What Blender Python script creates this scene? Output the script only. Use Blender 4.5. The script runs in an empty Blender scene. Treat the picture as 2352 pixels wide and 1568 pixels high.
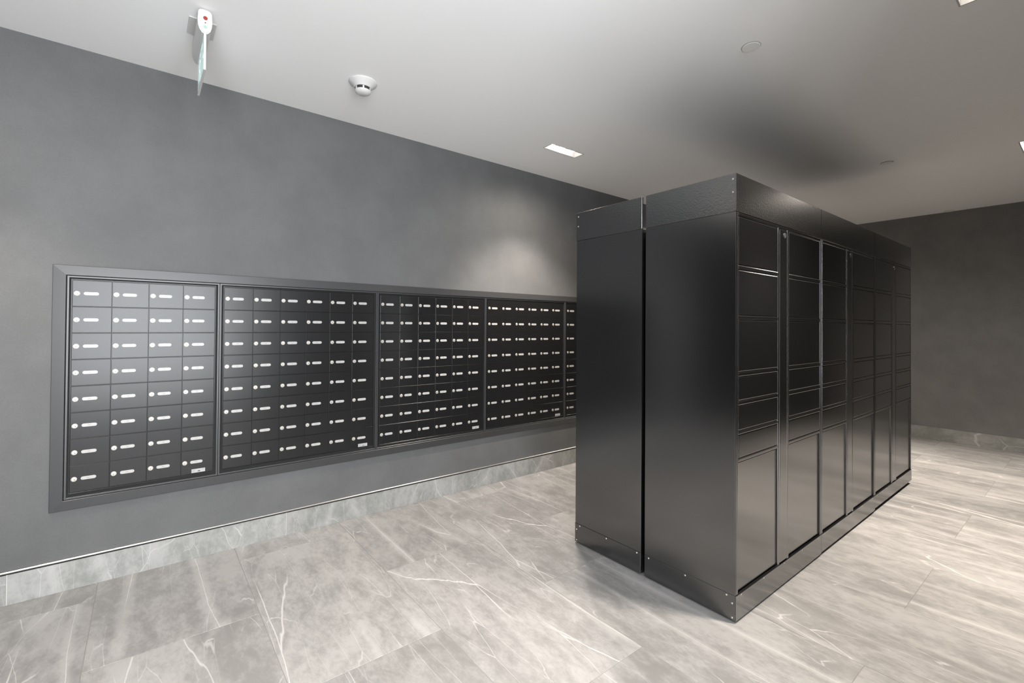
import bpy, bmesh, math, random
from mathutils import Vector, Matrix

random.seed(7)
D = bpy.data
C = bpy.context.scene
COL = C.collection

# ------------------------------------------------------------------ camera
F_PX, YAW, PITCH, ROLL, CY = 1068.41, 51.7777, 0.5932, 0.4063, 737.53
cam_d = D.cameras.new('camera')
cam = D.objects.new('camera', cam_d)
COL.objects.link(cam)
y_, p_, r_ = math.radians(YAW), math.radians(PITCH), math.radians(ROLL)
fwd = Vector((-math.sin(y_) * math.cos(p_), math.cos(y_) * math.cos(p_), math.sin(p_)))
rgt = Vector((math.cos(y_), math.sin(y_), 0))
upv = rgt.cross(fwd)
r2 = rgt * math.cos(r_) + upv * math.sin(r_)
u2 = -rgt * math.sin(r_) + upv * math.cos(r_)
cam.matrix_world = Matrix(((r2.x, u2.x, -fwd.x, 0), (r2.y, u2.y, -fwd.y, 0), (r2.z, u2.z, -fwd.z, 1.4), (0, 0, 0, 1)))
cam_d.sensor_width = 36
cam_d.lens = F_PX * 36 / 2352
cam_d.shift_y = (CY - 784) / 2352
cam_d.clip_start = 0.02
C.camera = cam

# ------------------------------------------------------------------ world, large lights, exposure
w = D.worlds.new('world')
C.world = w
w.use_nodes = True
w.node_tree.nodes['Background'].inputs[0].default_value = (0.75, 0.85, 1.0, 1)
w.node_tree.nodes['Background'].inputs[1].default_value = 0.6

DAY = 215.0          # daylight through the lobby window, W
SPOT = 84.0          # each lamp of a downlight, W
WARM = (1.0, 0.895, 0.785)


def area(name, loc, rot, sx, sy, e, col):
    l = D.lights.new(name, 'AREA')
    l.shape = 'RECTANGLE'
    l.size, l.size_y, l.energy, l.color = sx, sy, e, col
    o = D.objects.new(name, l)
    o.location, o.rotation_euler = loc, rot
    COL.objects.link(o)
    return o


area('daylight', (1.44, -0.10, 1.60), (0, math.radians(90), 0), 2.36, 2.2, DAY, (0.94, 0.97, 1.0))

vs = C.view_settings
vs.view_transform = 'Standard'
vs.look = 'None'
vs.exposure = 0.42
vs.gamma = 1.0
vs.use_curve_mapping = False
C.cycles.max_bounces = 10
C.cycles.diffuse_bounces = 6
C.cycles.glossy_bounces = 4
C.cycles.sample_clamp_indirect = 6.0

# ------------------------------------------------------------------ measures (metres)
WX = -3.3678                  # left wall
HC = 2.862                    # ceiling
YB = 7.8483                   # back wall
RX = 0.25                     # right wall
RY0 = 1.15                    # where the right wall begins (the lobby opens before it)
YF = -1.35                     # front wall
LX = 1.25                      # lobby wall with the window
ZT = 0.1655                   # top of the baseboard
XR, XL = -1.0796, -2.1235     # locker faces
LY = (2.2068, 3.287, 4.377, 5.470)


# ------------------------------------------------------------------ materials
def mat(name, base=(0.5, 0.5, 0.5), rough=0.5, metal=0.0, ior=1.5, emit=None, estr=0.0):
    m = D.materials.new(name)
    m.use_nodes = True
    b = m.node_tree.nodes['Principled BSDF']
    b.inputs['Base Color'].default_value = (*base, 1)
    b.inputs['Roughness'].default_value = rough
    b.inputs['Metallic'].default_value = metal
    b.inputs['IOR'].default_value = ior
    if emit:
        b.inputs['Emission Color'].default_value = (*emit, 1)
        b.inputs['Emission Strength'].default_value = estr
    return m


class NT:
    def __init__(self, m):
        self.t = m.node_tree
        self.b = self.t.nodes['Principled BSDF']

    def n(self, kind, **kw):
        x = self.t.nodes.new(kind)
        for k, v in kw.items():
            if k.startswith('i_'):
                x.inputs[k[2:].replace('_', ' ')].default_value = v
            else:
                setattr(x, k, v)
        return x

    def l(self, a, b):
        self.t.links.new(a, b)

    def math(self, op, a, b=None, clamp=False):
        x = self.t.nodes.new('ShaderNodeMath')
        x.operation = op
        x.use_clamp = clamp
        for i, v in enumerate((a, b)):
            if v is None:
                continue
            if isinstance(v, (int, float)):
                x.inputs[i].default_value = v
            else:
                self.l(v, x.inputs[i])
        return x.outputs[0]

    def mix(self, f, a, b):
        x = self.t.nodes.new('ShaderNodeMix')
        x.data_type = 'RGBA'
        for s, v in ((x.inputs[0], f), (x.inputs[6], a), (x.inputs[7], b)):
            if isinstance(v, (int, float)):
                s.default_value = v
            elif isinstance(v, tuple):
                s.default_value = (*v, 1)
            else:
                self.l(v, s)
        return x.outputs[2]

    def maprange(self, v, a, b, c=0.0, d=1.0):
        x = self.t.nodes.new('ShaderNodeMapRange')
        x.interpolation_type = 'SMOOTHSTEP'
        self.l(v, x.inputs[0])
        for i, q in zip((1, 2, 3, 4), (a, b, c, d)):
            x.inputs[i].default_value = q
        return x.outputs[0]


def bump(nt, h, strength, dist):
    b = nt.n('ShaderNodeBump')
    b.inputs['Strength'].default_value = strength
    b.inputs['Distance'].default_value = dist
    nt.l(h, b.inputs['Height'])
    nt.l(b.outputs[0], nt.b.inputs['Normal'])


def marble(name, dark, light, white, rough):
    m = mat(name, light, rough, ior=1.45)
    nt = NT(m)
    tc = nt.n('ShaderNodeTexCoord')
    oi = nt.n('ShaderNodeObjectInfo')
    off = nt.n('ShaderNodeVectorMath', operation='SCALE')
    off.inputs[0].default_value = (37.0, 91.0, 53.0)
    nt.l(oi.outputs['Random'], off.inputs['Scale'])
    add = nt.n('ShaderNodeVectorMath', operation='ADD')
    nt.l(tc.outputs['Object'], add.inputs[0])
    nt.l(off.outputs[0], add.inputs[1])

    def mapped(rot, sc):
        mp = nt.n('ShaderNodeMapping')
        mp.inputs['Rotation'].default_value = rot
        mp.inputs['Scale'].default_value = sc
        nt.l(add.outputs[0], mp.inputs[0])
        return mp.outputs[0]

    def noise(vec, scale, detail, rough_, dist):
        x = nt.n('ShaderNodeTexNoise')
        x.inputs['Scale'].default_value = scale
        x.inputs['Detail'].default_value = detail
        x.inputs['Roughness'].default_value = rough_
        x.inputs['Distortion'].default_value = dist
        nt.l(vec, x.inputs['Vector'])
        return x.outputs[0]

    va = mapped((0.2, 0.3, 0.62), (0.85, 1.7, 1.2))
    vb = mapped((0.1, 0.2, -0.5), (0.8, 1.5, 1.0))
    big = noise(va, 1.5, 7, 0.6, 0.9)
    med = noise(va, 8.5, 9, 0.70, 0.4)
    fin = noise(vb, 38, 6, 0.7, 0.3)
    tone = nt.math('ADD', nt.math('MULTIPLY', big, 0.42), nt.math('ADD', nt.math('MULTIPLY', med, 0.38), nt.math('MULTIPLY', fin, 0.20)))
    col = nt.mix(nt.maprange(tone, 0.40, 0.60), dark, light)
    # per tile shift of tone
    tint = nt.math('MULTIPLY_ADD', oi.outputs['Random'], 0.16)
    nt.t.nodes[-1].inputs[2].default_value = 0.92
    vm = nt.n('ShaderNodeVectorMath', operation='SCALE')
    nt.l(col, vm.inputs[0])
    nt.l(tint, vm.inputs['Scale'])
    col = vm.outputs[0]

    def warped(vec, amp, sc):
        x = nt.n('ShaderNodeTexNoise')
        x.inputs['Scale'].default_value = sc
        x.inputs['Detail'].default_value = 4
        nt.l(vec, x.inputs['Vector'])
        q = nt.n('ShaderNodeVectorMath', operation='MULTIPLY_ADD')
        nt.l(x.outputs['Color'], q.inputs[0])
        q.inputs[1].default_value = (amp, amp, amp)
        nt.l(vec, q.inputs[2])
        return q.outputs[0]

    def vein(vec, scale, width, lo, hi, mscale, amp):
        vo = nt.n('ShaderNodeTexVoronoi', feature='DISTANCE_TO_EDGE')
        vo.inputs['Scale'].default_value = scale
        nt.l(warped(vec, amp, 2.4), vo.inputs['Vector'])
        wd = noise(vec, 3.0, 2, 0.5, 0.0)
        v = nt.maprange(nt.math('DIVIDE', vo.outputs['Distance'], nt.math('ADD', wd, 0.15)), 0.0, width, 1.0, 0.0)
        msk = nt.maprange(noise(vec, mscale, 2, 0.5, 0.2), lo, hi)
        return nt.math('MULTIPLY', v, msk)

    vc = mapped((0.15, 0.1, 0.56), (0.36, 2.3, 1.0))
    vd = mapped((0.1, 0.25, -0.75), (0.34, 2.0, 1.0))
    ve = mapped((0.3, 0.1, 0.80), (0.42, 3.4, 1.0))
    v1 = vein(vc, 1.25, 0.013, 0.41, 0.54, 1.3, 0.15)
    v2 = vein(vd, 1.4, 0.009, 0.54, 0.64, 2.2, 0.16)
    v3 = vein(ve, 3.4, 0.024, 0.46, 0.60, 2.4, 0.14)
    halo = vein(vc, 1.25, 0.14, 0.40, 0.62, 1.1, 0.16)
    allv = nt.math('MAXIMUM', nt.math('MULTIPLY', v1, 0.85), nt.math('MAXIMUM', nt.math('MULTIPLY', v2, 0.7), nt.math('MULTIPLY', v3, 0.5)))
    allv = nt.math('MAXIMUM', allv, nt.math('MULTIPLY', halo, 0.32), clamp=True)
    col = nt.mix(allv, col, white)
    nt.l(col, nt.b.inputs['Base Color'])
    nt.l(nt.maprange(med, 0.3, 0.7, rough - 0.05, rough + 0.06), nt.b.inputs['Roughness'])
    return m


def wall_paper(name, base, amp, weave, ior=1.42):
    m = mat(name, base, 0.62, ior=ior)
    nt = NT(m)
    tc = nt.n('ShaderNodeTexCoord')
    n1 = nt.n('ShaderNodeTexNoise')
    n1.inputs['Scale'].default_value = 3.2
    n1.inputs['Detail'].default_value = 7
    n1.inputs['Roughness'].default_value = 0.62
    nt.l(tc.outputs['Object'], n1.inputs['Vector'])
    n2 = nt.n('ShaderNodeTexNoise')
    n2.inputs['Scale'].default_value = 130
    n2.inputs['Detail'].default_value = 3
    nt.l(tc.outputs['Object'], n2.inputs['Vector'])
    t = nt.math('ADD', nt.math('MULTIPLY', n1.outputs[0], 0.7), nt.math('MULTIPLY', n2.outputs[0], 0.3))
    a = tuple(c * (1 - amp) for c in base)
    b = tuple(c * (1 + amp) for c in base)
    nt.l(nt.mix(nt.maprange(t, 0.33, 0.67), a, b), nt.b.inputs['Base Color'])
    mp = nt.n('ShaderNodeMapping')
    mp.inputs['Scale'].default_value = (weave, weave, weave * 0.25)
    nt.l(tc.outputs['Object'], mp.inputs[0])
    n3 = nt.n('ShaderNodeTexNoise')
    n3.inputs['Scale'].default_value = 1.0
    n3.inputs['Detail'].default_value = 2
    nt.l(mp.outputs[0], n3.inputs['Vector'])
    bump(nt, n3.outputs[0], 0.25, 0.002)
    return m


def powder(name, base, rough, ior, peel, scale=260):
    m = mat(name, base, rough, ior=ior)
    nt = NT(m)
    tc = nt.n('ShaderNodeTexCoord')
    n = nt.n('ShaderNodeTexNoise')
    n.inputs['Scale'].default_value = scale
    n.inputs['Detail'].default_value = 2
    nt.l(tc.outputs['Object'], n.inputs['Vector'])
    bump(nt, n.outputs[0], peel, 0.0012)
    return m


def plaster(name, base):
    m = mat(name, base, 0.85, ior=1.4)
    nt = NT(m)
    tc = nt.n('ShaderNodeTexCoord')
    n = nt.n('ShaderNodeTexNoise')
    n.inputs['Scale'].default_value = 180
    n.inputs['Detail'].default_value = 3
    nt.l(tc.outputs['Object'], n.inputs['Vector'])
    bump(nt, n.outputs[0], 0.08, 0.001)
    return m


M = dict(
    wall=wall_paper('charcoal_wallcovering', (0.113, 0.114, 0.1155), 0.10, 420),
    wall_b=wall_paper('charcoal_linen', (0.185, 0.185, 0.182), 0.12, 300),
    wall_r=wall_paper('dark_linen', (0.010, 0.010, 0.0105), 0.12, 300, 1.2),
    lobby=plaster('lobby_paint', (0.62, 0.61, 0.60)),
    ceil=plaster('ceiling_paint', (0.88, 0.88, 0.88)),
    floor=marble('floor_marble', (0.224, 0.219, 0.213), (0.348, 0.341, 0.334), (0.56, 0.55, 0.54), 0.44),
    base=marble('baseboard_marble', (0.225, 0.231, 0.217), (0.345, 0.342, 0.334), (0.54, 0.53, 0.52), 0.40),
    grout=plaster('grout', (0.24, 0.23, 0.215)),
    grout_w=plaster('grout_light', (0.60, 0.585, 0.565)),
    alu=mat('brushed_aluminium', (0.72, 0.71, 0.69), 0.32, 1.0),
    gap=mat('shadow_gap', (0.012, 0.012, 0.012), 0.8),  # near-black that paints shade into recess, reveal and locker base; also colours the feet
    lock_m=powder('locker_powder_coat', (0.0045, 0.0045, 0.005), 0.17, 3.6, 0.02),
    side_m=powder('locker_side_coat', (0.0045, 0.0045, 0.005), 0.20, 2.35, 0.03),  # same paint as the doors, reflection turned down so the ends look darker
    crown=powder('locker_orange_peel', (0.0065, 0.0065, 0.007), 0.24, 2.5, 0.30, 150),
    mail=powder('mailbox_powder_coat', (0.010, 0.010, 0.0105), 0.27, 1.44, 0.04),
    sur=powder('surround_powder_coat', (0.034, 0.035, 0.037), 0.36, 1.6, 0.04),
    chrome=mat('satin_nickel', (0.80, 0.78, 0.74), 0.30, 1.0),
    lockf=mat('nickel_lock_face', (0.50, 0.48, 0.44), 0.42, 0.35),
    dnick=mat('dark_nickel', (0.075, 0.075, 0.075), 0.35, 0.4),
    cover=mat('cover_white', (0.80, 0.80, 0.79), 0.6),
    keyh=mat('keyhole_dark', (0.03, 0.03, 0.03), 0.5),
    plate=mat('number_plate_white', (0.43, 0.425, 0.416), 0.35),
    print=mat('grey_print', (0.25, 0.25, 0.26), 0.5),
    stick=mat('sticker_silver', (0.42, 0.42, 0.42), 0.4),
    white=mat('white_plastic', (0.62, 0.615, 0.605), 0.38),
    lgrey=mat('pale_grey_plastic', (0.50, 0.49, 0.48), 0.45),
    slot=mat('detector_slot', (0.03, 0.025, 0.025), 0.6),
    lamp=mat('lamp_lens', (1, 1, 1), 0.4, emit=(1.0, 0.93, 0.83), estr=5.2),
    refl=mat('lamp_housing_white', (0.50, 0.495, 0.485), 0.5),
    glass=mat('exit_panel', (0.58, 0.76, 0.74), 0.12, emit=(0.55, 0.85, 0.80), estr=0.16),
    pict=mat('exit_pictogram', (0.85, 0.90, 0.92), 0.25, emit=(0.85, 0.95, 1.0), estr=0.25),
    red=mat('red_indicator', (0.30, 0.035, 0.025), 0.35),
    mint=mat('pale_green_indicator', (0.36, 0.50, 0.43), 0.4),
    winf=mat('window_frame_dark', (0.05, 0.05, 0.055), 0.4),
)


# ------------------------------------------------------------------ mesh helpers
def box(bm, x0, x1, y0, y1, z0, z1, bev=0.0, seg=1):
    r = bmesh.ops.create_cube(bm, size=1.0)
    vs_ = r['verts']
    for v in vs_:
        v.co = Vector(((x0 + x1) / 2 + v.co.x * (x1 - x0), (y0 + y1) / 2 + v.co.y * (y1 - y0), (z0 + z1) / 2 + v.co.z * (z1 - z0)))
    if bev:
        es = set()
        for v in vs_:
            es.update(v.link_edges)
        bmesh.ops.bevel(bm, geom=list(es), offset=bev, segments=seg, affect='EDGES', profile=0.5)


def cyl(bm, c, axis, r, h, n=16, r2_=None):
    """cylinder / cone frustum starting at c along axis"""
    axis = Vector(axis).normalized()
    t = axis.orthogonal().normalized()
    s = axis.cross(t)
    c = Vector(c)
    a, b = [], []
    rr = r if r2_ is None else r2_
    for i in range(n):
        an = 2 * math.pi * i / n
        d = t * math.cos(an) + s * math.sin(an)
        a.append(bm.verts.new(c + d * r))
        b.append(bm.verts.new(c + d * rr + axis * h))
    for i in range(n):
        j = (i + 1) % n
        bm.faces.new((a[i], a[j], b[j], b[i]))
    bm.faces.new(a[::-1])
    bm.faces.new(b)


def lathe(bm, c, prof, n=40):
    """prof: list of (radius, z offset) turned about the vertical through c"""
    rings = []
    for r, z in prof:
        if r < 1e-6:
            rings.append([bm.verts.new((c[0], c[1], c[2] + z))])
        else:
            rings.append([bm.verts.new((c[0] + r * math.cos(2 * math.pi * i / n), c[1] + r * math.sin(2 * math.pi * i / n), c[2] + z)) for i in range(n)])
    for a, b in zip(rings, rings[1:]):
        for i in range(n):
            j = (i + 1) % n
            if len(a) == 1 and len(b) == 1:
                continue
            if len(a) == 1:
                bm.faces.new((a[0], b[j], b[i]))
            elif len(b) == 1:
                bm.faces.new((a[i], a[j], b[0]))
            else:
                bm.faces.new((a[i], a[j], b[j], b[i]))


def sweep(bm, y0, y1, z0, z1, prof, cap=False, sides=(0, 1, 2, 3)):
    """rectangle in the y-z plane swept by a profile of (inset, x)"""
    rows = []
    for ins, x in prof:
        rows.append([bm.verts.new((x, y0 + ins, z0 + ins)), bm.verts.new((x, y1 - ins, z0 + ins)),
                     bm.verts.new((x, y1 - ins, z1 - ins)), bm.verts.new((x, y0 + ins, z1 - ins))])
    for a, b in zip(rows, rows[1:]):
        for i in sides:
            j = (i + 1) % 4
            bm.faces.new((a[i], a[j], b[j], b[i]))
    if cap:
        bm.faces.new(rows[-1])
    used = set(v for f in bm.faces for v in f.verts)
    for r in rows:
        for v in r:
            if v not in used:
                bm.verts.remove(v)


def mesh(bm, name, mats, smooth=False):
    bmesh.ops.recalc_face_normals(bm, faces=bm.faces)
    me = D.meshes.new(name)
    bm.to_mesh(me)
    bm.free()
    for m in (mats if isinstance(mats, (list, tuple)) else [mats]):
        me.materials.append(m)
    if smooth:
        for p in me.polygons:
            p.use_smooth = True
        try:
            me.set_sharp_from_angle(angle=math.radians(32))
        except Exception:
            pass
    return me


def obj(name, me, parent=None, loc=(0, 0, 0), rot=(0, 0, 0)):
    o = D.objects.new(name, me)
    COL.objects.link(o)
    if parent:
        o.parent = parent
    o.location = loc
    o.rotation_euler = rot
    return o


def tag(o, label, cat, group=None):
    o['label'] = label
    o['category'] = cat
    if group:
        o['group'] = group
    return o


def thing(name, label, cat, loc, rotz=0.0, group=None):
    o = obj(name, None, None, loc, (0, 0, rotz))
    o.empty_display_size = 0.1
    return tag(o, label, cat, group)


def struct(name, me, loc=(0, 0, 0), parent=None):
    o = obj(name, me, parent, loc)
    if not parent:
        o['kind'] = 'structure'
    return o


def boxmesh(name, m, *a, **k):
    bm = bmesh.new()
    box(bm, *a, **k)
    return mesh(bm, name, m)


# ------------------------------------------------------------------ room shell
T = 0.14
struct('wall_left', boxmesh('wall_left', M['wall'], WX - T, WX, YF - T, YB + T, -0.02, HC + 0.02))
struct('wall_back', boxmesh('wall_back', M['wall_b'], WX, RX + T, YB, YB + T, -0.02, HC + 0.02))
struct('wall_right', boxmesh('wall_right', M['wall_r'], RX, RX + T, RY0, YB, -0.02, HC + 0.02))
struct('wall_front', boxmesh('wall_front', M['wall_r'], WX, LX + T, YF - T, YF, -0.02, HC + 0.02))
struct('wall_lobby', boxmesh('wall_lobby', M['lobby'], RX + T, LX + T, RY0, RY0 + T, -0.02, HC + 0.02))
# lobby wall with a window opening
WY0, WY1, WZ0, WZ1 = -1.2, 1.0, 0.42, 2.78
bm = bmesh.new()
box(bm, LX, LX + T, YF, WY0, -0.02, HC + 0.02)
box(bm, LX, LX + T, WY1, RY0, -0.02, HC + 0.02)
box(bm, LX, LX + T, WY0, WY1, -0.02, WZ0)
box(bm, LX, LX + T, WY0, WY1, WZ1, HC + 0.02)
struct('wall_window', mesh(bm, 'wall_window', M['lobby']))
bm = bmesh.new()
sweep(bm, WY0, WY1, WZ0, WZ1, [(0, LX + 0.10), (0, LX + 0.04), (0.05, LX + 0.04), (0.05, LX + 0.10)])
for yy in (-0.46, 0.26):
    box(bm, LX + 0.05, LX + 0.09, yy - 0.02, yy + 0.02, WZ0 + 0.05, WZ1 - 0.05)
struct('window_1', mesh(bm, 'window_frame', M['winf']))

# three-lamp downlights: (x, y) of the opening's middle
FIX = [(-2.772, 2.720), (-0.342, 2.700), (-0.345, 5.510), (-2.772, 5.510), (-2.55, -0.72), (-0.345, -0.55)]
FW, FL = 0.098, 0.350
# ceiling with the openings cut out
xs = sorted({WX - T, LX + T} | {x + s * FW / 2 for x, _ in FIX for s in (-1, 1)})
ys = sorted({YF - T, YB + T} | {y + s * FL / 2 for _, y in FIX for s in (-1, 1)})
bm = bmesh.new()
grid = [[bm.verts.new((x, y, HC)) for y in ys] for x in xs]
for i in range(len(xs) - 1):
    for j in range(len(ys) - 1):
        cx, cy = (xs[i] + xs[i + 1]) / 2, (ys[j] + ys[j + 1]) / 2
        if any(abs(cx - x) < FW / 2 and abs(cy - y) < FL / 2 for x, y in FIX):
            continue
        bm.faces.new((grid[i][j], grid[i][j + 1], grid[i + 1][j + 1], grid[i + 1][j]))
me = D.meshes.new('ceiling')
bm.to_mesh(me)
bm.free()
me.materials.append(M['ceil'])
struct('ceiling', me)

# floor: grout bed and separate tiles in half bond, long side across the room
floor = struct('floor', boxmesh('floor', M['grout'], WX, LX, YF, YB, -0.06, -0.0012))
TLX, TLY, J = 1.2745, 0.6375, 0.0024
Y0T = 0.452
tile_cache = {}


def tile_mesh(lx, ly, m, tag_):
    key = (round(lx, 4), round(ly, 4), tag_)
    if key not in tile_cache:
        bm = bmesh.new()
        box(bm, -lx / 2, lx / 2, -ly / 2, ly / 2, -0.010, 0.0)
        top = [e for e in bm.edges if all(abs(v.co.z) < 1e-6 for v in e.verts)]
        bmesh.ops.bevel(bm, geom=top, offset=0.0008, segments=1, affect='EDGES')
        tile_cache[key] = mesh(bm, 'tile', m)
    return tile_cache[key]


row = -6
while Y0T + row * TLY < YB:
    ya, yb = Y0T + row * TLY, Y0T + (row + 1) * TLY
    x = -2.53 + (TLX / 2 if row % 2 == 0 else 0) - 3 * TLX
    while x < LX:
        xa, xb = max(x, WX), min(x + TLX, LX)
        a, b = max(ya, YF), min(yb, YB)
        cx, cy = (xa + xb) / 2, (a + b) / 2
        solid = cx > RX + 0.3 and cy > RY0 + 0.25
        if xb - xa > 0.02 and b - a > 0.02 and not solid:
            lx, ly = xb - xa - J, b - a - J
            obj('tile', tile_mesh(lx, ly, M['floor'], 'f'), floor, (cx, cy, random.uniform(-0.0003, 0.0)), (0, 0, 0))
        x += TLX
    row += 1


# baseboards: marble tiles on a backing, aluminium edge trim above on the left wall
def baseboard(name, horiz, fixed, a0, a1, joint, sgn, ztop):
    """runs along y (horiz False) at x = fixed, or along x at y = fixed; sgn is the side it faces"""
    th = 0.010
    bm = bmesh.new()
    if horiz:
        box(bm, a0, a1, min(fixed, fixed + sgn * 0.006), max(fixed, fixed + sgn * 0.006), 0, ztop)
    else:
        box(bm, min(fixed, fixed + sgn * 0.006), max(fixed, fixed + sgn * 0.006), a0, a1, 0, ztop)
    o = struct(name, mesh(bm, name, M['grout_w']))
    k = math.floor((a0 - joint) / TLX)
    while joint + k * TLX < a1:
        s, e = max(a0, joint + k * TLX), min(a1, joint + (k + 1) * TLX)
        if e - s > 0.03:
            ln = e - s - 0.004
            key = (round(ln, 4), round(ztop, 4), horiz, sgn, 'b')
            if key not in tile_cache:
                bm = bmesh.new()
                lo, hi = sorted((0.0, sgn * th))
                if horiz:
                    box(bm, -ln / 2, ln / 2, lo, hi, 0, ztop, 0.0008)
                else:
                    box(bm, lo, hi, -ln / 2, ln / 2, 0, ztop, 0.0008)
                tile_cache[key] = mesh(bm, 'baseboard_tile', M['base'])
            m_ = (s + e) / 2
            obj('tile', tile_cache[key], o, (m_, fixed, 0.0) if horiz else (fixed, m_, 0.0))
        k += 1
    return o


baseboard('baseboard_left', False, WX, YF, YB, -0.5250, 1, 0.1495)
baseboard('baseboard_back', True, YB, WX + 0.012, RX, -2.9, -1, 0.160)
baseboard('baseboard_right', False, RX, RY0, YB - 0.012, 0.4, -1, 0.160)
baseboard('baseboard_front', True, YF, WX + 0.012, LX, -2.9, 1, 0.160)
bm = bmesh.new()
box(bm, WX, WX + 0.0040, YF, YB, 0.1495, 0.1580)  # dark strip painting the shade of the reveal under the trim
tg = mesh(bm, 'reveal', M['gap'])
t1 = struct('trim_1', boxmesh('edge_trim', M['alu'], WX, WX + 0.0135, YF, YB - 0.01, 0.1580, 0.1660, bev=0.0015))
obj('reveal_strip', tg, t1)

# ------------------------------------------------------------------ mailboxes in the left wall
P = 0.1402
ROWZ = 0.5057                 # bottom of the lowest row
NR = 8
FT, FB = 1.7032, 0.4202
banks = [(-0.3057, 0.3325, 4), (0.3800, 1.3330, 6), (1.3850, 2.3225, 6), (2.3720, 3.3000, 6), (3.3500, 4.2900, 6)]
edges = [-0.3265] + [(banks[i][1] + banks[i + 1][0]) / 2 for i in range(4)] + [4.3105]
sur = thing('mailbox_surround', 'wide dark grey metal picture-frame surround around all the mailboxes on the left wall', 'frame', (WX, 0, 0))
prof = [(0.0, 0.0), (0.0, 0.0125), (0.0015, 0.0140), (0.0505, 0.0180), (0.0522, 0.0165), (0.0532, 0.0090), (0.0532, 0.0)]
for nm, sd in (('bottom_rail', 0), ('right_stile', 1), ('top_rail', 2), ('left_stile', 3)):
    bm = bmesh.new()
    sweep(bm, -0.3804, edges[-1] + 0.054, FB, FT, prof, sides=(sd,))
    obj(nm, mesh(bm, nm, M['sur']), sur)

# small shared pieces
bm = bmesh.new()
cyl(bm, (0, 0, 0), (1, 0, 0), 0.0122, 0.0020, 20)
cyl(bm, (0.0020, 0, 0), (1, 0, 0), 0.0112, 0.0016, 20, 0.0092)
n0 = len(bm.faces)
bm.faces.ensure_lookup_table()
cyl(bm, (0.0036, 0.0006, -0.0042), (1, 0, 0), 0.0019, 0.0002, 8)
box(bm, 0.0036, 0.00375, -0.0002, 0.0014, -0.0042, 0.0010)
bm.faces.ensure_lookup_table()
for f in bm.faces[n0:]:
    f.material_index = 1
mail_lock = mesh(bm, 'mail_lock', [M['lockf'], M['keyh']])


def plate_mesh(seed):
    rnd = random.Random(seed)
    bm = bmesh.new()
    hw, r = 0.031, 0.0086
    pts = []
    for i in range(9):
        a = -math.pi / 2 + math.pi * i / 8
        pts.append((hw - r + r * math.cos(a), r * math.sin(a)))
    for i in range(9):
        a = math.pi / 2 + math.pi * i / 8
        pts.append((-hw + r + r * math.cos(a), r * math.sin(a)))
    lo = [bm.verts.new((0, y, z)) for y, z in pts]
    mi = [bm.verts.new((0.0010, y, z)) for y, z in pts]
    hi = [bm.verts.new((0.0014, y * 0.985, z * 0.94)) for y, z in pts]
    for a, b in ((lo, mi), (mi, hi)):
        for i in range(len(pts)):
            j = (i + 1) % len(pts)
            bm.faces.new((a[i], a[j], b[j], b[i]))
    bm.faces.new(hi)
    k0 = len(bm.faces)
    # a short line of tiny grey print, too small to read
    y = -0.0058
    for _ in range(4):
        wd = rnd.uniform(0.0016, 0.0024)
        vs_ = [bm.verts.new((0.0015, yy, zz)) for yy, zz in ((y, -0.0018), (y + wd, -0.0018), (y + wd, 0.0018), (y, 0.0018))]
        bm.faces.new(vs_)
        y += wd + 0.0009
    bm.faces.ensure_lookup_table()
    for f in bm.faces[k0:]:
        f.material_index = 1
    me_ = mesh(bm, 'number_plate', [M['plate'], M['print']])
    return me_


plates = [plate_mesh(i) for i in range(4)]
bm = bmesh.new()
box(bm, 0, 0.0006, -0.034, 0.034, -0.011, 0.011)
k0 = len(bm.faces)
for tri in (((-0.010, -0.006), (0.010, -0.006), (0.002, 0.0035)), ((-0.002, -0.006), (0.014, -0.006), (0.007, 0.001))):
    bm.faces.new([bm.verts.new((0.0008, y, z)) for y, z in tri])
for ya, yb, z in ((-0.030, -0.014, 0.004), (-0.030, -0.017, 0.000), (-0.029, -0.015, -0.005), (0.015, 0.030, 0.006), (0.018, 0.030, 0.002)):
    bm.faces.new([bm.verts.new((0.0008, y, zz)) for y, zz in ((ya, z), (yb, z), (yb, z + 0.0016), (ya, z + 0.0016))])
bm.faces.ensure_lookup_table()
for f in bm.faces[k0:]:
    f.material_index = 1
sticker = mesh(bm, 'maker_sticker', [M['stick'], M['print']])

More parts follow.
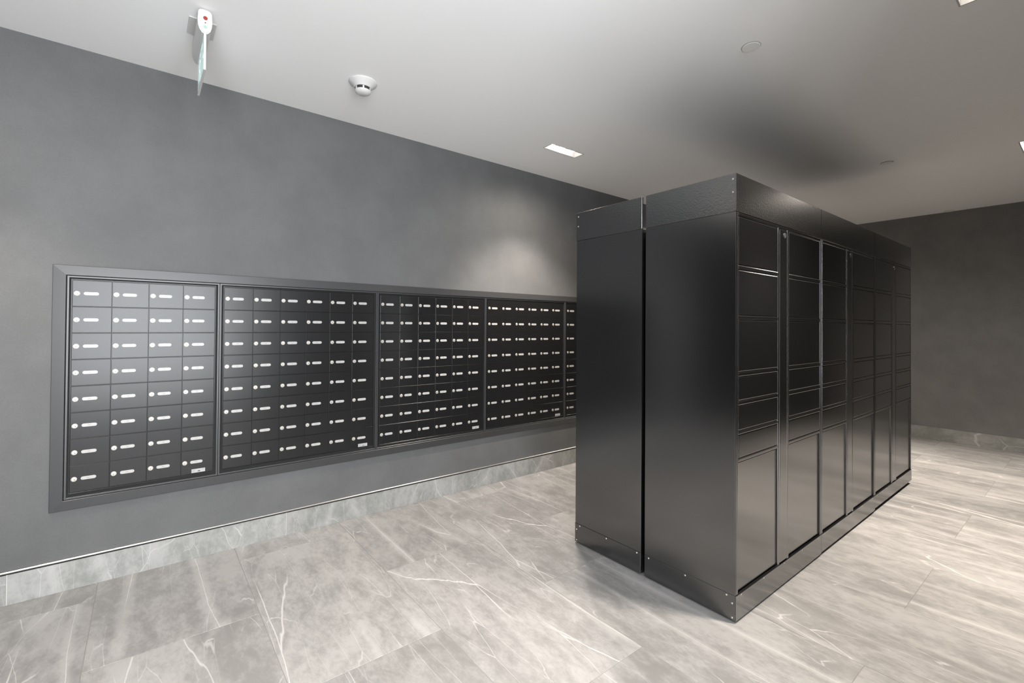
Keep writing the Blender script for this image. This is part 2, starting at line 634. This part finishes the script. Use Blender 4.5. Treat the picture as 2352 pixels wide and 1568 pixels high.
bank_labels = [
    'four-column bank of black mailboxes at the left end of the wall frame',
    'six-column bank of black mailboxes just right of the four-column bank',
    'six-column bank of black mailboxes in the middle of the wall frame, third from the left',
    'six-column bank of black mailboxes below the bright scallop of light on the wall',
    'bank of black mailboxes mostly hidden behind the parcel lockers',
]
for bi, (ya, yb, nc) in enumerate(banks):
    bk = thing('mailbox_bank', bank_labels[bi], 'mailboxes', (WX, ya, ROWZ), 0, 'banks of mailboxes in the left wall')
    H_ = P * NR
    ea, eb = edges[bi] - ya, edges[bi + 1] - ya
    wv = yb - ya
    # outer frame bar, with a fine seam where two banks meet
    bm = bmesh.new()
    g = 0.0007
    sweep(bm, ea + g, eb - g, 0.4745 - ROWZ, 1.6490 - ROWZ,
          [(0, 0.0), (0, 0.0120), (0.0012, 0.0132), (0.0085, 0.0132), (0.0097, 0.0120), (0.0097, 0.0)])
    obj('frame', mesh(bm, 'bank_frame', M['sur']), bk)
    # black sheet that paints the recess's shade, and the slim inner frame with its shelf lips
    bm = bmesh.new()
    box(bm, 0.0002, 0.0020, ea + 0.006, eb - 0.006, 0.4810 - ROWZ, 1.6440 - ROWZ)
    obj('recess', mesh(bm, 'bank_recess', M['gap']), bk)
    bm = bmesh.new()
    sweep(bm, -0.0045, wv + 0.0045, -0.0060, H_ + 0.0060,
          [(0, 0.0020), (0, 0.0085), (0.0008, 0.0094), (0.0036, 0.0094), (0.0044, 0.0086), (0.0044, 0.0020)])
    for r in range(1, NR):
        box(bm, 0.0020, 0.0096, -0.0006, wv + 0.0006, r * P - 0.0012, r * P + 0.0012, bev=0.0008)
    box(bm, 0.0021, 0.0066, 0.0, wv, 0.0, H_)
    obj('inner_frame', mesh(bm, 'bank_inner_frame', M['mail']), bk)
    pc = wv / nc
    bm = bmesh.new()
    sweep(bm, 0.0007, pc - 0.0007, 0.0020, P - 0.0020, [(0, 0.0067), (0, 0.0075), (0.0004, 0.0084), (0.0014, 0.0088)], cap=True)
    dm = mesh(bm, 'mailbox_door', M['mail'])
    for r in range(NR):
        for c in range(nc):
            d = obj('mailbox_door', dm, bk, (random.uniform(-0.0003, 0.0003), c * pc, r * P), (0, 0, random.uniform(-0.003, 0.003)))
            obj('lock', mail_lock, d, (0.0088, 0.0185, P / 2), (random.choice((0, 0, 0.5, -0.4)), 0, 0))
            obj('number_plate', plates[random.randrange(4)], d, (0.0088, 0.0755, P / 2))
            if r == 0 and c == nc - 1:
                s = obj('sticker', sticker, d, (0.0089, 0.086, 0.0165))
                s['label'] = 'silver sticker with a small grey mountain mark'


# ------------------------------------------------------------------ parcel lockers
ROWS = [(1.936, 1.704), (1.6775, 1.4625), (1.436, 1.188), (1.162, 1.050), (1.024, 0.907), (0.884, 0.7755), (0.7525, 0.1345)]
ZC0, ZC1, ZK = 1.9575, 2.1386, 0.1328
DEP = 0.5105
bm = bmesh.new()
cyl(bm, (0, 0, 0), (1, 0, 0), 0.0046, 0.0012, 10, 0.0036)
screw_x = mesh(bm, 'screw_front', M['chrome'], True)
bm = bmesh.new()
cyl(bm, (0, 0, 0), (0, -1, 0), 0.0046, 0.0012, 10, 0.0036)
screw_y = mesh(bm, 'screw_end', M['chrome'], True)
bm = bmesh.new()
cyl(bm, (0, 0, 0), (1, 0, 0), 0.0150, 0.0030, 20, 0.0138)
k0 = len(bm.faces)
bm.faces.ensure_lookup_table()
box(bm, 0.0030, 0.0032, -0.0012, 0.0012, -0.006, 0.006)
bm.faces.ensure_lookup_table()
for f in bm.faces[k0:]:
    f.material_index = 1
cam_lock = mesh(bm, 'cam_lock', [M['dnick'], M['keyh']])
door_cache = {}


def locker(label, loc, rotz, wd, near_end, far_end, kb):
    """front face at local x = 0 looking to +x, y from 0 to wd"""
    t = thing('parcel_locker', label, 'locker', loc, rotz, 'parcel locker units of the island')
    e0 = 0.0 if near_end else 0.0012
    e1 = wd if far_end else wd - 0.0012
    obj('carcass', boxmesh('carcass', M['lock_m'], -DEP + 0.002, -0.020, e0 + 0.014, e1 - 0.014, ZK - 0.02, ZC0 - 0.004), t)
    # end panels
    for flag, a, b in ((near_end, e0, e0 + 0.014), (far_end, e1 - 0.014, e1)):
        o = boxmesh('side_panel', M['side_m'], -DEP, -0.0006, a, b, ZK - 0.02 if not flag else 0.045, ZC0 - 0.0015, bev=0.0022, seg=2)
        obj('side_panel', o, t)
    # face frame
    a0, a1, s0, s1, b0, b1 = 0.027, 0.467, 0.489, 0.583, 0.604, wd - 0.013
    bm = bmesh.new()
    B = dict(bev=0.0036, seg=2)
    box(bm, -0.020, 0, e0 + 0.0142, a0, 0.045, ZC0 - 0.002, **B)
    box(bm, -0.020, 0, a1, s0 - 0.0035, 0.045, 1.9425, **B)
    box(bm, -0.020, 0, s1 + 0.0035, b0, 0.045, 1.9425, **B)
    box(bm, -0.020, 0, b1, e1 - 0.0002, 0.045, ZC0 - 0.002, **B)
    box(bm, -0.020, 0, a0, b1, 1.9390, ZC0 - 0.002, **B)
    for (za, zb), (zc, zd) in zip(ROWS, ROWS[1:]):
        for q0, q1 in ((a0, a1), (b0, b1)):
            box(bm, -0.020, 0, q0, q1, zc + 0.0028, zb - 0.0028, **B)
    obj('face_frame', mesh(bm, 'face_frame', M['lock_m']), t)
    for q0, q1 in ((a0, a1), (b0, b1)):
        for k, (zt, zb) in enumerate(ROWS):
            key = (round(q1 - q0, 4), k)
            if key not in door_cache:
                bm = bmesh.new()
                hw, hh = (q1 - q0) / 2 - 0.0034, (zt - zb) / 2 - (0.0 if k < 6 else 0.001)
                fr = -0.0012 if k < 6 else -0.0090
                box(bm, -0.0195, fr, -hw, hw, -hh, hh, bev=0.0034, seg=2)
                door_cache[key] = mesh(bm, 'locker_door', M['lock_m'])
            obj('locker_door', door_cache[key], t, (0, (q0 + q1) / 2, (zt + zb) / 2))
    st = obj('control_strip', boxmesh('control_strip', M['lock_m'], -0.0195, -0.0004, s0, s1, ZK + 0.002, 1.9360, bev=0.0024, seg=2), t)
    obj('cam_lock', cam_lock, st, (-0.0006, 0.550, 1.908))
    # crown fascia
    cr = obj('crown_panel', boxmesh('crown_panel', M['crown'], -0.018, 0.0022, (0.012 if near_end else 0.0016), wd - (0.012 if far_end else 0.0016), ZC0, ZC1, bev=0.0014), t)
    obj('plinth', boxmesh('plinth', M['gap'], -DEP + 0.016, -0.016, (0.016 if near_end else 0.0), wd - (0.016 if far_end else 0.0), 0.0006, ZK - 0.022), t)  # added black block that stops light passing under the kick plate
    # kick plate with screws
    kp = obj('kick_plate', boxmesh('kick_plate', M['lock_m'], -0.012, 0.0032, (0.002 if near_end else 0.0016), wd - (0.002 if far_end else 0.0016), kb, ZK - 0.0035, bev=0.0010), t)
    for yy in (0.052, 0.292, 0.538, 0.782, 1.025):
        obj('screw', screw_x, kp, (0.0030, yy, 0.122))
    for flag, yy, sg in ((near_end, 0.0, -1), (far_end, wd, 1)):
        if not flag:
            continue
        lo, hi = sorted((yy + sg * 0.0024, yy - sg * 0.012))
        ce = obj('crown_end_panel', boxmesh('crown_end_panel', M['crown'], -DEP + 0.002, 0.0024, lo, hi, ZC0, ZC1, bev=0.0014), t)
        ke = obj('kick_end_plate', boxmesh('kick_end_plate', M['side_m'], -DEP + 0.002, -0.0005, lo, hi, kb, ZK - 0.0035, bev=0.0010), t)
        rot = (0, 0, 0) if sg < 0 else (0, 0, math.pi)
        for xx in (-0.0420, -0.2600, -0.4820):
            obj('screw', screw_y, ke, (xx, yy + sg * 0.0024, 0.119), rot)
        for zz in (0.091, 0.0235):
            obj('screw', screw_y, ke, (-0.0145, yy + sg * 0.0024, zz), rot)
        for zz in (2.113, 2.050):
            obj('screw', screw_y, ce, (-0.0145, yy + sg * 0.0024, zz), rot)
    for xx in (-0.07, -DEP + 0.07):
        for yy in (0.08, wd - 0.08):
            bm = bmesh.new()
            cyl(bm, (xx, yy, 0.0), (0, 0, 1), 0.022, 0.010, 12)
            cyl(bm, (xx, yy, 0.010), (0, 0, 1), 0.008, ZK - 0.03, 8)
            obj('levelling_foot', mesh(bm, 'levelling_foot', M['gap']), t)
    return t


ws = [LY[i + 1] - LY[i] for i in range(3)]
kbs = (0.012, 0.020, 0.032)
fl = ['black parcel locker unit at the near right corner of the island, doors facing right',
      'black parcel locker unit in the middle of the right-facing locker row',
      'black parcel locker unit at the far end of the right-facing locker row']
bl = ['black parcel locker unit on the near left of the island, only its end panel showing',
      'black parcel locker unit in the middle of the row facing the mailboxes',
      'black parcel locker unit at the far end of the row facing the mailboxes']
for i in range(3):
    locker(fl[i], (XR, LY[i], 0), 0, ws[i], i == 0, i == 2, kbs[i])
for i in range(3):
    # turned round: local y runs backwards, so the near end is this unit's far end
    locker(bl[i], (XL, LY[i + 1], 0), math.pi, ws[i], i == 2, i == 0, kbs[i])


# ------------------------------------------------------------------ ceiling fittings
def downlight(label, x, y, k):
    t = thing('downlight', label, 'light', (x, y, HC), 0, 'three-lamp recessed downlights')
    hw, hl, dz = FW / 2, FL / 2, 0.052
    # plaster-in tray, open at the bottom, with a fine rim
    bm = bmesh.new()
    o = [bm.verts.new((sx * hw, sy * hl, 0)) for sx, sy in ((-1, -1), (1, -1), (1, 1), (-1, 1))]
    u = [bm.verts.new((sx * (hw - 0.003), sy * (hl - 0.003), dz)) for sx, sy in ((-1, -1), (1, -1), (1, 1), (-1, 1))]
    for i in range(4):
        j = (i + 1) % 4
        bm.faces.new((o[i], o[j], u[j], u[i]))
    bm.faces.new(u)
    obj('tray', mesh(bm, 'downlight_tray', M['refl']), t)
    bm = bmesh.new()
    o1 = [bm.verts.new((sx * (hw + 0.008), sy * (hl + 0.008), -0.0002)) for sx, sy in ((-1, -1), (1, -1), (1, 1), (-1, 1))]
    o2 = [bm.verts.new((sx * (hw + 0.007), sy * (hl + 0.007), -0.0016)) for sx, sy in ((-1, -1), (1, -1), (1, 1), (-1, 1))]
    o3 = [bm.verts.new((sx * hw, sy * hl, -0.0016)) for sx, sy in ((-1, -1), (1, -1), (1, 1), (-1, 1))]
    o4 = [bm.verts.new((sx * hw, sy * hl, 0.002)) for sx, sy in ((-1, -1), (1, -1), (1, 1), (-1, 1))]
    for a, b in ((o1, o2), (o2, o3), (o3, o4)):
        for i in range(4):
            j = (i + 1) % 4
            bm.faces.new((a[i], a[j], b[j], b[i]))
    obj('rim', mesh(bm, 'downlight_rim', M['lgrey']), t)
    for yy in (-0.112, 0.0, 0.112):
        bm = bmesh.new()
        lathe(bm, (0, 0, 0), [(0.0, -0.026), (0.018, -0.024), (0.032, -0.016), (0.036, -0.004), (0.036, 0.0)], 20)
        lm = obj('lamp', mesh(bm, 'lamp', M['lamp'], True), t, (0, yy, dz - 0.004))
        sp = D.lights.new('lamp_beam', 'SPOT')
        sp.energy = SPOT * k
        sp.color = WARM
        sp.spot_size = math.radians(92)
        sp.spot_blend = 0.65
        sp.shadow_soft_size = 0.035
        so = D.objects.new('lamp_beam', sp)
        COL.objects.link(so)
        so.parent = t
        so.location = (0, yy, -0.006)
    sp = D.lights.new('lamp_spill', 'SPOT')
    sp.energy = SPOT * k * 0.75
    sp.color = WARM
    sp.spot_size = math.radians(165)
    sp.spot_blend = 1.0
    sp.shadow_soft_size = 0.06
    so = D.objects.new('lamp_spill', sp)
    COL.objects.link(so)
    so.parent = t
    so.location = (0, 0, -0.006)


labs = ['recessed three-lamp downlight in the ceiling near the mailbox wall',
        'recessed downlight cut by the top edge of the photo at the right',
        'recessed downlight cut by the right edge of the photo above the back wall',
        'recessed three-lamp downlight hidden behind the far end of the lockers',
        'recessed three-lamp downlight before the exit sign, out of view',
        'recessed three-lamp downlight behind the viewer, out of view']
ks = [0.78, 1.1, 1.45, 1.1, 0.4, 0.8]
for (x, y), lb, k in zip(FIX, labs, ks):
    downlight(lb, x, y, k)

# smoke detector
t = thing('smoke_detector', 'white round smoke detector with dark slots on the ceiling above the mailboxes', 'smoke detector', (-2.752, 1.012, HC))
bm = bmesh.new()
lathe(bm, (0, 0, 0), [(0.082, -0.0002), (0.082, -0.006), (0.078, -0.012), (0.060, -0.024), (0.049, -0.037), (0.046, -0.0375), (0.046, -0.034)])
obj('base', mesh(bm, 'detector_base', M['white'], True), t)
bm = bmesh.new()
lathe(bm, (0, 0, 0), [(0.0, -0.034), (0.0445, -0.034), (0.0445, -0.052), (0.0, -0.052)], 32)
obj('slots', mesh(bm, 'detector_chamber', M['slot'], True), t)
bm = bmesh.new()
for i in range(6):
    a = 2 * math.pi * (i + 0.72) / 6
    c, s = math.cos(a), math.sin(a)
    vv = []
    for rr, hw in ((0.0425, 0.0045), (0.0472, 0.0045)):
        for zz in (-0.039, -0.054):
            for q in (-hw, hw):
                vv.append(bm.verts.new((rr * c - q * s, rr * s + q * c, zz)))
    for f in ((0, 1, 3, 2), (4, 6, 7, 5), (0, 4, 5, 1), (2, 3, 7, 6), (0, 2, 6, 4), (1, 5, 7, 3)):
        bm.faces.new([vv[i_] for i_ in f])
obj('ribs', mesh(bm, 'detector_ribs', M['white']), t)
bm = bmesh.new()
lathe(bm, (0, 0, 0), [(0.0440, -0.0535), (0.0470, -0.0535), (0.0470, -0.056), (0.043, -0.064), (0.030, -0.072), (0.0, -0.074)])
obj('cap', mesh(bm, 'detector_cap', M['white'], True), t)

# flush sprinkler covers
for (x, y), lb in zip(((-1.125, 2.455), (-1.170, 5.110), (-1.170, 7.783)),
                      ('round white flush sprinkler cover nearest the top of the photo',
                       'round white flush sprinkler cover beyond the dark patch of ceiling over the lockers',
                       'round white flush sprinkler cover close against the back wall')):
    t = thing('sprinkler_cover', lb, 'sprinkler', (x, y, HC), 0, 'flush sprinkler covers')
    bm = bmesh.new()
    lathe(bm, (0, 0, 0), [(0.0, -0.0075), (0.042, -0.0070), (0.0435, -0.0055), (0.0435, -0.0040)], 40)
    obj('cover_plate', mesh(bm, 'cover_plate', M['cover'], True), t)
    bm = bmesh.new()
    lathe(bm, (0, 0, 0), [(0.036, -0.0055), (0.036, -0.0002), (0.046, -0.0002), (0.047, -0.0018), (0.045, -0.0024), (0.036, -0.0022)], 40)
    obj('escutcheon', mesh(bm, 'escutcheon', M['lgrey'], True), t)

# exit sign
t = thing('exit_sign', 'ceiling-hung exit sign with pale green glass panel seen edge-on near the left wall', 'exit sign', (-2.72, 0.200, HC))
obj('canopy_plate', boxmesh('canopy_plate', M['white'], -0.115, 0.045, -0.056, 0.056, -0.004, -0.0002, bev=0.001), t)
bm = bmesh.new()
pr = [(-0.012, -0.0045), (-0.022, -0.009), (-0.027, -0.018), (-0.029, -0.060), (-0.027, -0.080), (-0.021, -0.100), (-0.011, -0.113), (0.0, -0.117),
      (0.011, -0.113), (0.021, -0.100), (0.027, -0.080), (0.029, -0.060), (0.027, -0.018), (0.022, -0.009), (0.012, -0.0045)]
a = [bm.verts.new((0.150, y, z)) for y, z in pr]
b = [bm.verts.new((-0.190, y, z)) for y, z in pr]
for i in range(len(pr)):
    j = (i + 1) % len(pr)
    bm.faces.new((a[i], a[j], b[j], b[i]))
bm.faces.new(a)
bm.faces.new(b)
bmesh.ops.bevel(bm, geom=[e for e in bm.edges if abs(e.verts[0].co.x - e.verts[1].co.x) < 1e-5], offset=0.004, segments=2, affect='EDGES')
hs = obj('housing', mesh(bm, 'exit_housing', M['white'], True), t)
bm = bmesh.new()
cyl(bm, (0.150, 0.001, -0.045), (1, 0, 0), 0.0088, 0.0020, 16)
obj('test_button', mesh(bm, 'test_button', M['red'], True), hs)
bm = bmesh.new()
cyl(bm, (0.150, 0.001, -0.066), (1, 0, 0), 0.0028, 0.0016, 10)
obj('charge_lamp', mesh(bm, 'charge_lamp', M['red'], True), hs)
bm = bmesh.new()
cyl(bm, (0.150, 0.001, -0.085), (1, 0, 0), 0.0078, 0.0012, 16)
obj('status_window', mesh(bm, 'status_window', M['mint'], True), hs)
pn = obj('panel', boxmesh('exit_panel', M['glass'], -0.155, 0.155, -0.004, 0.004, -0.284, -0.1155, bev=0.001), t)
bm = bmesh.new()
box(bm, 0.1535, 0.1580, -0.005, 0.005, -0.285, -0.113, bev=0.001)
box(bm, -0.157, 0.1580, -0.005, 0.005, -0.2875, -0.2835, bev=0.001)
obj('edge_strip', mesh(bm, 'edge_strip', M['white']), pn)
# running figure, doorway and arrow on both faces
bm = bmesh.new()


def flat(pts):
    for yy in (-0.0046, 0.0046):
        bm.faces.new([bm.verts.new((x, yy, z)) for x, z in pts])


def limb(x0, z0, x1, z1, w0, w1):
    d = Vector((x1 - x0, z1 - z0)).normalized()
    n = Vector((-d.y, d.x))
    flat([(x0 + n.x * w0, z0 + n.y * w0), (x1 + n.x * w1, z1 + n.y * w1), (x1 - n.x * w1, z1 - n.y * w1), (x0 - n.x * w0, z0 - n.y * w0)])


cx, cz = -0.055, -0.195
flat([(cx + 0.028 + 0.013 * math.cos(2 * math.pi * i / 12), cz + 0.055 + 0.013 * math.sin(2 * math.pi * i / 12)) for i in range(12)])
limb(cx + 0.018, cz + 0.040, cx - 0.004, cz - 0.010, 0.012, 0.010)
limb(cx - 0.002, cz - 0.008, cx + 0.030, cz - 0.028, 0.009, 0.007)
limb(cx + 0.030, cz - 0.028, cx + 0.022, cz - 0.066, 0.007, 0.005)
limb(cx - 0.004, cz - 0.008, cx - 0.026, cz - 0.040, 0.009, 0.007)
limb(cx - 0.026, cz - 0.040, cx - 0.060, cz - 0.048, 0.007, 0.005)
limb(cx + 0.018, cz + 0.036, cx + 0.046, cz + 0.014, 0.006, 0.005)
limb(cx + 0.010, cz + 0.036, cx - 0.024, cz + 0.024, 0.006, 0.005)
limb(cx - 0.024, cz + 0.024, cx - 0.036, cz - 0.002, 0.005, 0.004)
flat([(0.020, -0.268), (0.020, -0.134), (0.028, -0.134), (0.028, -0.268)])
flat([(0.085, -0.268), (0.085, -0.134), (0.093, -0.134), (0.093, -0.268)])
flat([(0.028, -0.142), (0.028, -0.134), (0.085, -0.134), (0.085, -0.142)])
limb(0.105, -0.212, 0.130, -0.212, 0.005, 0.005)
flat([(0.128, -0.196), (0.146, -0.212), (0.128, -0.228)])
bmesh.ops.recalc_face_normals(bm, faces=bm.faces)
obj('pictogram', mesh(bm, 'pictogram', M['pict']), pn)
